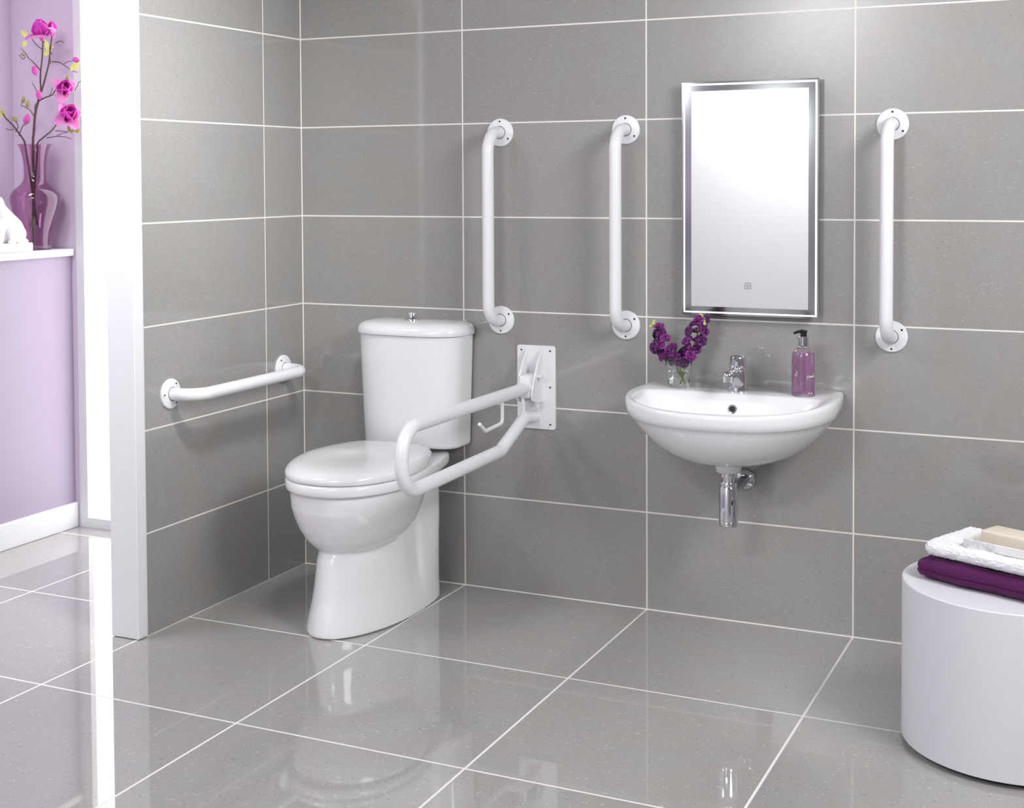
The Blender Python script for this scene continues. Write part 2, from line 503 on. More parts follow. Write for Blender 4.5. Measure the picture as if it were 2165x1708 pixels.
obj('stop_lug', b, M['rail_white'], rail, 30)
b = BM()
tube(b, fillet([rl((0, -.246, .640)), rl((0, -.246, .5705)), rl((0, -.360, .5655)), rl((0, -.400, .592))], [.014, .012], 8), .0052, 16)
obj('roll_hook', b, M['rail_white'], rail, 60)

# ------------------------------------------------------------------ basin
BX = 1.4965
basin = empty('wash_basin', (BX, 0, .55))
tag(basin, 'white wall-hung wash basin with rounded front below the mirror', 'basin')
def dsh(z, w, yf, yb=-.001, ym=-.16, nf=2.3, nb=16, n=96, taper=1.0):
    return [(p[0] - BX, p[1], z - .55) for p in outline(z, w, ym, yf, yb, nf, nb, taper, x0=BX, n=n)]
b = BM()
loops = []
# waste boss upwards along the outside
for z, w, yf, yb, ym, nf, nb in ((.506, .034, -.240, -.172, -.206, 2, 2), (.507, .075, -.275, -.12, -.20, 2, 2.2), (.513, .118, -.315, -.06, -.19, 2, 2.5), (.523, .150, -.345, -.02, -.18, 2, 3), (.536, .178, -.370, -.004, -.17, 2.05, 4),
                                 (.553, .203, -.392, -.001, -.165, 2.1, 8), (.573, .224, -.409, -.001, -.16, 2.15, 12), (.596, .242, -.423, -.001, -.16, 2.2, 16), (.618, .255, -.433, -.001, -.16, 2.25, 16),
                                 (.630, .2605, -.4375, -.001, -.16, 2.28, 16), (.634, .2635, -.4405, -.001, -.16, 2.3, 16), (.638, .268, -.4455, -.001, -.16, 2.3, 16),
                                 (.655, .2715, -.449, -.001, -.16, 2.3, 16), (.672, .2735, -.4505, -.001, -.16, 2.3, 16), (.681, .2725, -.4495, -.001, -.16, 2.3, 16), (.6845, .2695, -.4465, -.001, -.16, 2.3, 16), (.6855, .265, -.442, -.002, -.16, 2.3, 16)):
    lp = dsh(z, w * (1 + .052 * min(1, max(0, (z - .56) / .08))), yf, yb, ym, nf, nb, taper=.955)
    loops.append([(x, y, zz - (.008 + .008 * max(0, (z - .638) / .048) if z > .638 else .008 * max(0, (z - .56) / .078)) * max(0, (-y - .16) / .29) ** 1.6) for x, y, zz in lp])
# deck inwards to the bowl edge and down into the bowl
for z, w, yf, yb, nb in ((.6850, .2445, -.4235, -.158, 5), (.6835, .240, -.4195, -.162, 5), (.679, .2355, -.4155, -.166, 5), (.662, .226, -.407, -.171, 4.6), (.64, .213, -.395, -.176, 4.2), (.615, .193, -.378, -.183, 3.6),
                         (.593, .165, -.355, -.192, 3), (.577, .130, -.325, -.20, 2.6), (.567, .088, -.295, -.206, 2.3), (.563, .045, -.268, -.212, 2), (.562, .022, -.25, -.218, 2)):
    lp = dsh(z, w * 1.05, yf - .010 * max(0, (z - .562) / .12), yb, -.235, 2.2, nb)
    loops.append([(x, y, zz - .016 * max(0, (z - .6) / .085) * max(0, (-y - .16) / .29) ** 1.6) for x, y, zz in lp])
loft(b, loops)
obj('basin_body', b, M['ceramic'], basin, 50)
b = BM()
oy, oz = -.1755, .643 - .55
t = bmesh.new()
loft(t, [circle((0, 0, 0), .0125, 32, 'y'), circle((0, -.0035, 0), .0125, 32, 'y'), circle((0, -.0045, 0), .0115, 32, 'y'), circle((0, -.0040, 0), .0088, 32, 'y'), circle((0, .001, 0), .0085, 32, 'y')], True, False)
merge(b, t, Matrix.Translation((.003, oy + .002, oz)) @ Matrix.Rotation(R(-9), 4, 'X'))
t = bmesh.new(); loft(t, [circle((0, -.0015, 0), .0087, 24, 'y'), circle((0, -.0025, 0), .0080, 24, 'y')])
merge(b, t, Matrix.Translation((.003, oy + .002, oz)) @ Matrix.Rotation(R(-9), 4, 'X'), mi=1)
obj('overflow_ring', b, [M['chrome'], M['black']], basin, 40)
b = BM(); t = bmesh.new()
lathe(t, [(.030, .476), (.0335, .4785), (.0355, .489), (.0365, .5005), (.0365, .511)], 40)
merge(b, t, Matrix.Translation((.0005, -.206, -.55)))
obj('waste_collar', b, M['ceramic'], basin, 40)

# ------------------------------------------------------------------ bottle trap
trap = empty('bottle_trap', (1.497, -.206, .328))
tag(trap, 'chrome bottle trap hanging under the wash basin with pipe into the wall', 'trap')
b = BM(); lathe(b, [(.0, 0), (.0245, .0005), (.0255, .002), (.0255, .012), (.0248, .0135), (.0262, .0145), (.0262, .1075), (.0255, .109), (.0225, .1095)], 40, cap1=True)
obj('bottle', b, M['chrome'], trap, 35)
b = BM(); lathe(b, [(.0235, .1095), (.024, .111), (.024, .1205), (.023, .122), (.0175, .1225)], 40); obj('union_nut', b, M['chrome'], trap, 35)
b = BM(); lathe(b, [(.0172, .1200), (.0172, .137)], 32); obj('inlet_pipe', b, M['chrome'], trap, 35)
b = BM(); lathe(b, [(.018, .1355), (.0225, .1362), (.0228, .138), (.0228, .1475), (.0222, .149)], 40); obj('inlet_nut', b, M['chrome'], trap, 35)
b = BM()
tube(b, [(.001, .018, .088), (-.007, .202, .088)], .0158, 28)
obj('outlet_pipe', b, M['chrome'], trap, 40)
b = BM()
loft(b, [circle((.0012, y, .088), r, 32, 'y') for y, r in ((.021, .019), (.022, .0212), (.034, .0212), (.036, .019))])
obj('outlet_nut', b, M['chrome'], trap, 35)
b = BM()
loft(b, [circle((-.0075, y, .088), r, 40, 'y') for y, r in ((.2055, .0315), (.2025, .0315), (.197, .028), (.191, .0175), (.178, .0172))])
obj('wall_flange', b, M['chrome'], trap, 35)

# ------------------------------------------------------------------ tap
tap = empty('mixer_tap', (1.496, -.107, .6853)); tap.scale = (1.15, 1.12, 1.0)
tag(tap, 'short chrome mixer tap standing on the basin deck', 'tap')
b = BM()
lathe(b, [(.0, .0), (.0235, .0), (.024, .0015), (.0235, .004), (.0228, .02), (.0222, .05), (.0215, .057), (.0205, .060), (.0, .061)], 48)
obj('tap_body', b, M['chrome'], tap, 40)
b = BM()
path = spline([(0, -.004, .020), (0, -.022, .033), (0, -.044, .046), (0, -.066, .053), (0, -.086, .052)], 6)
n = len(path)
tube(b, path, .015, 28, radii=[.0195 - .006 * min(1, i / (n - 1) * 1.2) for i in range(n)])
obj('spout', b, M['chrome'], tap, 50)
b = BM(); t = bmesh.new()
lathe(t, [(.0, .0), (.0108, .0005), (.0115, .003), (.0115, .012), (.0122, .0135), (.0130, .019), (.0115, .026), (.006, .0305), (0, .0315)], 36)
merge(b, t, Matrix.Translation((0, -.0905, .0365)))
obj('aerator', b, M['chrome'], tap, 40)
b = BM(); t = bmesh.new()
lathe(t, [(.0, .0), (.0185, .0005), (.0205, .003), (.0203, .012), (.0185, .030), (.0172, .0345), (.0150, .0362), (.0, .0368)], 40)
merge(b, t, Matrix.Translation((0, .001, .0625)) @ Matrix.Rotation(R(3), 4, 'X'))
obj('lever_cap', b, M['chrome'], tap, 40)
b = BM(); tube(b, [(0, -.010, .090), (0, -.024, .0895), (0, -.036, .088)], .006, 18, radii=[.0085, .0065, .0052])
obj('lever', b, M['chrome'], tap, 50)
b = BM(); t = bmesh.new()
bmesh.ops.create_uvsphere(t, u_segments=20, v_segments=12, radius=.0125)
merge(b, t, Matrix.Translation((.004, -.013, .062)))
obj('cartridge_dome', b, M['chrome'], tap, 60)

# ------------------------------------------------------------------ mirror
MX0, MX1, MZ0, MZ1 = 1.3125, 1.7040, .8865, 1.5505
mir = empty('wall_mirror', ((MX0 + MX1) / 2, 0, MZ0))
tag(mir, 'tall rectangular illuminated mirror with bright edge strip above the basin', 'mirror')
cx = (MX0 + MX1) / 2; hw = (MX1 - MX0) / 2; hh = MZ1 - MZ0
b = BM(); box(b, -hw + .012, hw - .004, -.030, 0, .012, hh - .012, .001, 1); obj('backing_box', b, M['steel_grey'], mir, 30)
b = BM(); box(b, -hw, hw, -.0355, -.030, 0, hh, .0008, 2); obj('glass_panel', b, [M['mirror_border']], mir, 30)
e0, e1 = .005, .0105
b = BM()
for x0, x1, z0, z1 in ((-hw + e0, hw - e0, hh - e1, hh - e0), (-hw + e0, hw - e0, e0, e1 - .001), (-hw + e0, -hw + e1 - .001, e1, hh - e1), (hw - e1, hw - e0, e1, hh - e1)):
    box(b, x0, x1, -.0362, -.0355, z0, z1)
obj('light_strip', b, M['led'], mir, 0)
b = BM(); box(b, 1.341 - cx, 1.675 - cx, -.0368, -.0355, .9105 - MZ0, 1.524 - MZ0); obj('mirror_face', b, M['mirror_silver'], mir, 0)
b = BM()
def ring(bm, pts, r): tube(bm, pts + [pts[0], pts[1]], r, 6, caps=False)
sx, sz, sy = 1.5055 - cx, .9725 - MZ0, -.0372
sq = [Vector((sx + a, sy, sz + c)) for a, c in ((-.0085, -.0075), (-.0075, -.0085), (.0075, -.0085), (.0085, -.0075), (.0085, .0075), (.0075, .0085), (-.0075, .0085), (-.0085, .0075))]
ring(b, sq, .0007)
ring(b, [Vector((sx + .0045 * math.cos(2 * PI * i / 20), sy, sz + .0045 * math.sin(2 * PI * i / 20))) for i in range(20)], .0006)
tube(b, [(sx, sy, sz - .002), (sx, sy, sz + .0024)], .0006, 6)
obj('touch_switch', b, M['gasket'], mir, 40)

# ------------------------------------------------------------------ soap dispenser
soapb = empty('soap_dispenser', (1.681, -.119, .6853)); soapb.scale = (1.07, 1.07, .955)
tag(soapb, 'pink liquid soap pump bottle with black pump on the basin deck', 'soap dispenser')
b = BM()
outer = [(.0, .0), (.0285, .0), (.0300, .002), (.0300, .108), (.0292, .118), (.0262, .127), (.0200, .133), (.0135, .136), (.0125, .1375), (.0125, .143)]
inner = [(.0113, .143), (.0113, .1375), (.0125, .135), (.019, .1315), (.0252, .1255), (.0280, .117), (.0288, .108), (.0288, .006), (.0275, .0045), (.0, .0045)]
lathe(b, outer + inner, 48)
obj('bottle', b, M['bottle_plastic'], soapb, 35)
b = BM()
lathe(b, [(.0, .0047), (.0274, .0047), (.0286, .0062), (.0286, .108), (.0278, .1168), (.0258, .1235), (.0, .1235)], 48)
obj('liquid', b, M['pink_liquid'], soapb, 35)
b = BM(); tube(b, [(0, 0, .008), (0, 0, .1225)], .0032, 14); obj('dip_tube', b, M['bottle_plastic'], soapb, 40)
b = BM(); lathe(b, [(.0, .1425), (.0128, .1427), (.0128, .1380), (.0136, .1380), (.0140, .1395), (.0138, .140), (.0128, .1412), (.0128, .168), (.012, .169), (0, .1692)], 40)
obj('pump_collar', b, M['chrome'], soapb, 35)
b = BM()
lathe(b, [(.0, .169), (.0078, .169), (.0078, .179), (.0090, .1822), (.0098, .1838), (.0085, .1858), (.0, .1868)], 28)
tube(b, [(-.002, -.003, .1832), (-.010, -.016, .1832), (-.0175, -.028, .1800)], .004, 14, radii=[.0055, .0042, .0035])
obj('pump_head', b, M['black'], soapb, 40)
# pale script lettering and thin lines on the bottle front
b = BM()
def onb(a, z, r=.0303): return Vector((r * math.sin(R(a)), -r * math.cos(R(a)), z))
def stroke(bm, pts, r=.0005):
    tube(bm, spline([onb(a, z) for a, z in pts], 4), r, 6)
A0 = 28 + 26
for pts in ([(34, .0495), (34, .060)], [(34, .058), (37, .0605), (40, .059)], [(41, .055), (44, .060), (48, .058), (45, .0545), (41, .055)], [(50, .055), (53, .060), (57, .058), (54, .0545), (50, .055)],
            [(59, .055), (60, .060), (63, .057), (65, .060), (68, .055)], [(71, .055), (71, .067)], [(46, .047), (49, .0485)]):
    stroke(b, [(a - 4, z) for a, z in pts])
obj('lettering', b, M['white_paint'], soapb, 40)
b = BM()
for pts in ([(-24, .070), (-18, .0705)], [(-18, .0705), (-22, .057)], [(-28, .058), (-29, .066)]):
    stroke(b, pts)
obj('lettering', b, M['white_paint'], soapb, 40)

# ------------------------------------------------------------------ flower glass with stocks
GX, GY, GZ = 1.325, -.106, .6853
gl = empty('flower_glass', (GX, GY, GZ))
tag(gl, 'clear glass tumbler of water holding purple flowers on the basin', 'glass')
b = BM()
lathe(b, [(.0, .0), (.0285, .0), (.0295, .002), (.0325, .030), (.036, .058), (.0405, .085), (.0400, .0856), (.0393, .085), (.0346, .058), (.031, .030), (.0285, .012), (.0265, .0095), (0, .0095)], 48)
obj('tumbler', b, M['clear_glass'], gl, 40)
b = BM()
lathe(b, [(.0, .0097), (.0263, .0097), (.0283, .0122), (.0308, .030), (.0330, .0465), (0, .0465)], 48)
obj('water', b, M['water'], gl, 40)

def floret_mesh(name, seed, m, R0=.0125):
    rnd = random.Random(seed)
    b = BM()
    for layer, (cnt, tilt, ln) in enumerate(((6, 20, 1.0), (5, 48, .85), (4, 70, .62))):
        for k in range(cnt):
            az = 2 * PI * (k + .5 * layer) / cnt + rnd.uniform(-.25, .25)
            tl_ = R(tilt + rnd.uniform(-9, 9))
            nu, nv = 6, 5
            g = []
            ph = rnd.uniform(0, 6)
            for i in range(nu + 1):
                s = i / nu
                row = []
                for j in range(nv + 1):
                    q = (j / nv - .5) * 2
                    wid = R0 * .78 * math.sin(PI * min(1, .12 + s * .80)) ** .7 * (ln ** .5)
                    rr = R0 * ln * s
                    ruf = R0 * .16 * s * math.sin(q * 4.2 + ph) + R0 * .10 * s * math.sin(q * 9 + ph * 2)
                    x = rr * math.cos(tl_) - ruf * math.sin(tl_)
                    z = rr * math.sin(tl_) + ruf * math.cos(tl_) - R0 * .12 * q * q * s
                    y = wid * q
                    row.append(b.verts.new((x * math.cos(az) - y * math.sin(az), x * math.sin(az) + y * math.cos(az), z)))
                g.append(row)
            for i in range(nu):
                for j in range(nv):
                    b.faces.new((g[i][j], g[i + 1][j], g[i + 1][j + 1], g[i][j + 1]))
    me = bpy.data.meshes.new(name); b.to_mesh(me); b.free()
    me.materials.append(m); me.shade_smooth()
    return me
FM = [floret_mesh('floret', i, M['stock'] if i % 3 else M['stock_lite']) for i in range(5)]
def bud_mesh(name, m, r=.004, l=.010):
    b = BM(); lathe(b, [(0, -l * .5), (r * .7, -l * .35), (r, -l * .05), (r * .85, l * .22), (r * .4, l * .43), (0, l * .5)], 12)
    me = bpy.data.meshes.new(name); b.to_mesh(me); b.free(); me.materials.append(m); me.shade_smooth(); return me
LIME = bud_mesh('flower_bud', M['bud_lime'], .0048, .012)

def child(name, me, parent, loc, rot=(0, 0, 0), s=1.0):
    o = bpy.data.objects.new(name, me); o.location = loc; o.rotation_euler = rot; o.scale = (s, s, s)
    return link(o, parent)

def stock(stem_pts, flo, buds, label):
    base = Vector(stem_pts[0])
    root = empty('stock_flower', base)
    tag(root, label, 'flower', 'purple stocks in the tumbler')
    b = BM()
    p = spline([Vector(q) - base for q in stem_pts], 6)
    tube(b, p, .0021, 10)
    obj('stem', b, M['stem_green'], root, 60)
    axis = [Vector(q) for q in stem_pts]
    rnd = random.Random(len(flo))
    for i, (x, y, z) in enumerate(flo):
        P = Vector((x, y + rnd.uniform(-.014, .012), z))
        near = min(axis, key=lambda a: (a - P).length)
        d = (P - near); d.y -= .010; d.z += .004
        q = d.normalized().to_track_quat('Z', 'Y').to_euler()
        child('floret', FM[i % 5], root, P - base, (q.x, q.y, q.z), rnd.uniform(1.15, 1.5))
    for x, y, z in buds:
        for k in range(3):
            child('flower_bud', LIME, root, Vector((x + rnd.uniform(-.004, .004), y + rnd.uniform(-.004, .004), z + rnd.uniform(-.004, .004))) - base, (rnd.uniform(-.6, .6), rnd.uniform(-.6, .6), 0), rnd.uniform(.8, 1.2))
    return root
FLL = [(1.2678, .8523), (1.2565, .8329), (1.272, .8363), (1.2874, .8221), (1.2621, .8115), (1.2748, .8026), (1.2579, .7936), (1.2762, .785), (1.293, .7913), (1.2649, .7845), (1.2818, .7691)]
FLM = [(1.307, .7879), (1.3, .7727), (1.3154, .7977), (1.3126, .776), (1.3279, .7600), (1.3112, .7600), (1.3446, .7602), (1.3237, .7739)]
FLR = [(1.3859, .8773), (1.401, .8819), (1.3694, .8619), (1.3928, .8642), (1.3598, .8454), (1.3763, .8435), (1.3983, .8471), (1.3804, .8276), (1.3529, .8156), (1.3928, .8215), (1.3736, .8152), (1.3446, .7897),
       (1.3335, .7865), (1.357, .797), (1.3749, .7952), (1.3625, .7758), (1.3418, .7735)]
y3 = lambda l, y=GY: [(a, y, c) for a, c in l]
stock([(1.336, -.098, .697), (1.322, -.102, .733), (1.300, -.106, .768), (1.276, -.106, .80), (1.264, -.106, .835), (1.250, -.106, .862)], y3(FLL), [(1.2523, GY, .8643), (1.2444, GY, .8567)], 'purple stock stem leaning left in the tumbler, lime buds at its tip')
stock([(1.342, -.112, .697), (1.333, -.112, .733), (1.322, -.114, .765), (1.314, -.114, .79)], y3(FLM, -.116), [], 'short purple stock bloom low at the middle of the tumbler')
stock([(1.330, -.108, .697), (1.340, -.106, .733), (1.352, -.104, .768), (1.366, -.104, .80), (1.378, -.104, .835), (1.388, -.104, .884)], y3(FLR, -.104), [(1.39, -.104, .8895), (1.401, -.108, .8725)], 'tall purple stock stem leaning right in the tumbler towards the tap')

# ------------------------------------------------------------------ stool, towels, soap
SX, SY, SR, SH = 2.26, -.60, .242, .37
st = empty('drum_stool', (SX, SY, 0))
tag(st, 'white cylindrical drum stool at the right carrying folded towels', 'stool')
b = BM(); lathe(b, [(SR - .01, .012), (SR - .001, .012), (SR, .013), (SR, SH - .002), (SR - .002, SH), (0, SH)], 128); obj('drum', b, M['stool'], st, 30)
b = BM(); lathe(b, [(0, 0.001), (SR - .022, 0.001), (SR - .022, .0125), (0, .0125)], 96); obj('plinth', b, M['gap_shade'], st, 30)  # recessed base, coloured dark for the shadow gap under the drum

EU = Vector((.914, -.405, 0)).normalized(); EV = Vector((.405, .914, 0)).normalized()
def towel(name, lx, ly, h, origin, m, amp, seed, crease, fine=.0010):
    t = bmesh.new()
    bmesh.ops.create_cube(t, size=2)
    bmesh.ops.subdivide_edges(t, edges=t.edges[:], cuts=89, use_grid_fill=True)
    r = h * .5
    S = Vector((seed, seed * .7, 0))
    for v in t.verts:
        p = v.co
        q = Vector((p.x * lx / 2, p.y * ly / 2, p.z * h / 2))
        # rounded slab: full bull-nose edges and soft plan corners
        rc = r * 1.5
        ix = max(-(lx / 2 - rc), min(lx / 2 - rc, q.x)); iy = max(-(ly / 2 - rc), min(ly / 2 - rc, q.y))
        d2 = Vector((q.x - ix, q.y - iy, 0))
        if d2.length > 1e-9:
            lim = rc / max(abs(d2.x), abs(d2.y)) if max(abs(d2.x), abs(d2.y)) > 0 else 1
            rad = min(1, max(abs(d2.x), abs(d2.y)) / rc)
            d2 = d2.normalized() * rad * rc
        e = d2.length / rc
        # elliptical edge profile
        zz = math.copysign(abs(p.z) ** 1.0, p.z)
        prof = math.sqrt(max(0.0, 1 - max(0, (e - .25) / .75) ** 2.6)) if abs(p.z) >= .999 else 1
        ed = 1 - .55 * (abs(zz) ** 2.4) * e if abs(p.z) < .999 else 1 - .55 * e
        P = Vector((ix + d2.x * ed, iy + d2.y * ed, zz * h / 2))
        side = max(0, (e - .6) / .4)
        P.z *= 1 - .10 * side * abs(zz)
        # fold crease half way up the edges
        if crease:
            k = math.exp(-((zz + .05) / .09) ** 2) * crease * side
            if d2.length > 1e-9: P -= d2.normalized() * k
        w = noise.noise(P * 11 + S) * amp + noise.noise(P * 30 + S) * amp * .35
        n_ = Vector((d2.x / rc, d2.y / rc, zz * 1.0))
        if n_.length > 1e-6: n_.normalize()
        f = (noise.noise(P * 260 + S) + .6 * noise.noise(P * 520 + S)) * fine
        top = 1 if zz > -.6 else .15
        P += n_ * (w * top + f)
        P.z += h / 2
        if P.z < .0008: P.z = .0008
        v.co = P
    b = BM(); merge(b, t)
    return obj(name, b, m, None, 180, origin, (0, 0, math.atan2(EU.y, EU.x)))
c0 = Vector((2.055, -.655, 0))
def tpos(u, v, z): 
    p = c0 + EU * u + EV * v; return (p.x, p.y, z)
tw1 = towel('folded_towel', .345, .215, .049, tpos(.165, .105, SH), M['purple_towel'], .009, 5.3, .0035)
tag(tw1, 'dark purple folded towel lying on the drum stool', 'towel', 'folded towels on the stool')
tw2 = towel('folded_towel', .335, .205, .036, tpos(.172, .112, SH + .0520), M['white_towel'], .004, 8.4, 0, .0022)
tag(tw2, 'fluffy white folded towel resting on the purple towel', 'towel', 'folded towels on the stool')
ds = empty('soap_dish', tpos(.175, .075, SH + .0878), (0, 0, math.atan2(EU.y, EU.x)))
tag(ds, 'white marble soap dish on the white towel', 'soap dish')
b = BM()
def rr(x, y, r, z, n=6):
    out = []
    for cx_, cy_, a0 in ((x - r, y - r, 0), (-x + r, y - r, 90), (-x + r, -y + r, 180), (x - r, -y + r, 270)):
        for k in range(n + 1):
            a = R(a0 + 90 * k / n); out.append((cx_ + r * math.cos(a), cy_ + r * math.sin(a), z))
    return out
loft(b, [rr(.074, .048, .005, 0), rr(.076, .050, .006, .001), rr(.076, .050, .006, .018), rr(.0755, .0495, .006, .0185), rr(.0705, .0445, .004, .0185), rr(.070, .044, .004, .006)])
obj('dish', b, M['marble'], ds, 35)
sp = empty('soap_bar', tpos(.185, .078, SH + .0878 + .0064), (0, 0, math.atan2(EU.y, EU.x) - .04))
tag(sp, 'cream rectangular soap bar lying in the marble dish', 'soap')
b = BM(); box(b, -.055, .055, -.033, .033, 0, .034, .006, 4)
obj('bar_body', b, M['soap'], sp, 60)

# ------------------------------------------------------------------ plum glass vase with magnolia branches
VX, VY, VZ = -1.12, -.035, 1.0305
vase = empty('glass_vase', (VX, VY, VZ))
tag(vase, 'plum coloured glass vase with narrow neck on the white ledge', 'vase')
prof = [(.0, 0), (.0495, 0), (.0514, .002), (.0514, .012), (.0528, .046), (.058, .067), (.0676, .095), (.077, .122), (.085, .149), (.0905, .177), (.0895, .195), (.081, .212), (.069, .2225), (.055, .233), (.0455, .2445),
        (.0407, .258), (.0398, .285), (.0412, .312), (.0447, .340), (.0528, .367), (.0603, .3815)]
inn = [(max(r - .003, 0), z + (.012 if z < .01 else 0)) for r, z in prof[::-1] if z > .013 or r == 0 or z == .012]
inn = [(r - .003, z) for r, z in prof[::-1] if z >= .046] + [(.047, .016), (0, .014)]
b = BM(); lathe(b, prof + inn, 64); obj('vessel', b, M['plum_glass'], vase, 40)

def petal_mesh(name, m, L=.042, Wd=.019, curl=.6, cup=.35, nu=10, nv=8, flip=False):
    b = BM(); g = []
    for i in range(nu + 1):
        s = i / nu
        row = []
        wid = Wd * (math.sin(PI * (s ** .75) * .93 + .12) ** .75)
        ang = curl * s
        for j in range(nv + 1):
            q = (j / nv - .5) * 2
            x = L * s * math.cos(ang * .5)
            z = L * s * math.sin(ang * .5)
            x2 = x - cup * wid * q * q * math.sin(ang) * .6
            z2 = z + cup * wid * q * q
            row.append(b.verts.new((x2, wid * q, z2)))
        g.append(row)
    for i in range(nu):
        for j in range(nv):
            b.faces.new((g[i][j], g[i + 1][j], g[i + 1][j + 1], g[i][j + 1]))
    # give the petal thickness
    bmesh.ops.recalc_face_normals(b, faces=b.faces[:])
    bmesh.ops.solidify(b, geom=b.faces[:], thickness=.0009)
    me = bpy.data.meshes.new(name); b.to_mesh(me); b.free(); me.materials.append(m); me.shade_smooth(); return me
PET = [petal_mesh('petal', M['petal'], .043, .021, .7, .55), petal_mesh('petal', M['petal_pale'], .040, .018, -.2, .45), petal_mesh('petal', M['petal'], .036, .019, 1.1, .6)]
LEAF = petal_mesh('leaf', M['leaf_yellow'], .026, .0085, .3, .3)
PBUD = bud_mesh('flower_bud', M['bud_pink'], .0095, .030)
GBUD = bud_mesh('flower_bud', M['bud_green'], .0058, .021)
def blossom(parent, base, loc, axis, spec, s=1.0, seed=1):
    rnd = random.Random(seed)
    c = bpy.data.objects.new('blossom', bud_mesh('blossom', M['bud_pink'], .006, .016)); c.location = Vector(loc) - base
    q = Vector(axis).normalized().to_track_quat('Z', 'Y'); c.rotation_euler = q.to_euler(); c.scale = (s, s, s)
    link(c, parent)
    for az, el, k in spec:
        p = bpy.data.objects.new('petal', PET[k]); p.rotation_euler = Matrix.Rotation(R(az), 3, 'Z').to_4x4().to_3x3().to_4x4().to_euler()
        m = Matrix.Rotation(R(az), 4, 'Z') @ Matrix.Rotation(-R(el), 4, 'Y')
        p.rotation_euler = m.to_euler()
        link(p, c)
    return c
BY = -.045
def branch(name_label, limbs, base, depth):
    root = empty('magnolia_branch', base); B0 = Vector(base)
    tag(root, name_label, 'branch', 'magnolia branches in the vase')
    b = BM()
    for pts, r0, r1, d in limbs:
        P = [Vector((x, BY + d * (i / max(1, len(pts) - 1)) + noise.noise(Vector((x * 40, z * 40, d))) * .004, z)) - B0 for i, (x, z) in enumerate(pts)]
        sp_ = spline(P, 5)
        n_ = len(sp_)
        tube(b, sp_, r0, 8, radii=[1.35 * r0 + 1.35 * (r1 - r0) * i / (n_ - 1) for i in range(n_)])
    obj('twig', b, M['twig'], root, 60)
    return root, B0
main, B0 = branch('tall upright magnolia branch in the plum vase with a large pink bloom on top', [
    ([(-1.122, 1.05), (-1.120, 1.25), (-1.1176, 1.413), (-1.1148, 1.449), (-1.1085, 1.4998), (-1.1031, 1.5297), (-1.0906, 1.5652), (-1.0872, 1.5741)], .0036, .0032, 0),
    ([(-1.0872, 1.5741), (-1.0761, 1.6006), (-1.0779, 1.6425), (-1.0743, 1.6781), (-1.0673, 1.7285), (-1.0625, 1.7899)], .0026, .0018, 0),
    ([(-1.0872, 1.5741), (-1.0722, 1.5975), (-1.0539, 1.6327), (-1.0376, 1.6648), (-1.0232, 1.7029), (-1.0125, 1.7498), (-1.0021, 1.7948)], .0028, .0018, -.02),
    ([(-1.0763, 1.6767), (-1.1032, 1.6987), (-1.1225, 1.7129), (-1.1459, 1.7273), (-1.1555, 1.7398), (-1.1867, 1.7613)], .0015, .0008, .02),
    ([(-1.1459, 1.7273), (-1.1579, 1.721), (-1.1688, 1.7283), (-1.1754, 1.7376)], .001, .0008, .0),
    ([(-1.0668, 1.7523), (-1.0899, 1.7682), (-1.1032, 1.7902)], .0012, .0009, -.01),
    ([(-1.0207, 1.7309), (-1.0358, 1.7464), (-1.0567, 1.7796)], .0014, .0010, 0),
    ([(-1.0291, 1.7001), (-1.0343, 1.7271), (-1.0357, 1.7538)], .0013, .0009, .01),
    ([(-1.0212, 1.7057), (-.9828, 1.7012), (-.9486, 1.6851), (-.9222, 1.6723), (-.8902, 1.6608)], .0015, .0007, -.02),
    ([(-.9675, 1.6961), (-.9406, 1.7024), (-.9026, 1.7038), (-.892, 1.704)], .0010, .0007, -.02),
    ([(-1.0043, 1.7716), (-.983, 1.778), (-.9736, 1.7702)], .0013, .0009, .01),
    ([(-1.0872, 1.5680), (-1.0473, 1.5789), (-1.0122, 1.5867), (-.9887, 1.6038), (-.9616, 1.6147), (-.940, 1.61)], .0020, .0012, -.03),
    ([(-1.0122, 1.5867), (-.9852, 1.5883), (-.955, 1.5884)], .0012, .0009, -.02),
    ([(-.9653, 1.6150), (-.946, 1.6289), (-.9268, 1.6371)], .0012, .0009, -.02),
    ([(-.9614, 1.6181), (-.9612, 1.6324), (-.9668, 1.6415)], .0010, .0008, 0),
    ([(-1.0394, 1.5800), (-1.0314, 1.5962), (-1.0291, 1.614)], .0011, .0009, .01),
    ([(-.920, 1.600), (-.9025, 1.6142), (-.889, 1.6255), (-.872, 1.6293)], .0010, .0007, -.02),
    ([(-1.0902, 1.5702), (-1.1092, 1.6077), (-1.1361, 1.637)], .0012, .0008, .02),
    ([(-1.1073, 1.5078), (-1.1306, 1.5349), (-1.1502, 1.5429), (-1.158, 1.5461), (-1.1718, 1.5525), (-1.1857, 1.5529), (-1.1894, 1.5651)], .0013, .0008, .02),
    ([(-1.1050, 1.5250), (-1.1034, 1.5506), (-1.0907, 1.5593)], .0012, .0009, -.006)], (VX, VY, 1.05), 0)
BIG = [(200, 60, 0), (275, 50, 0), (320, 42, 2), (20, 62, 0), (120, 70, 0), (165, 12, 1), (235, 8, 1), (340, 8, 1), (60, 40, 1)]
blossom(main, B0, (-1.066, BY, 1.792), (.05, -.25, 1), BIG, 1.6)
blossom(main, B0, (-1.012, BY - .012, 1.806), (.35, -.3, 1), [(0, 55, 2), (120, 60, 0), (240, 50, 1)], 1.05)
SIDE = [(10, 55, 0), (80, 50, 0), (150, 58, 0), (220, 50, 2), (290, 52, 0), (40, 14, 1), (130, 16, 1), (250, 10, 1)]
blossom(main, B0, (-.945, BY - .03, 1.597), (.75, -.55, .35), SIDE, 1.35)
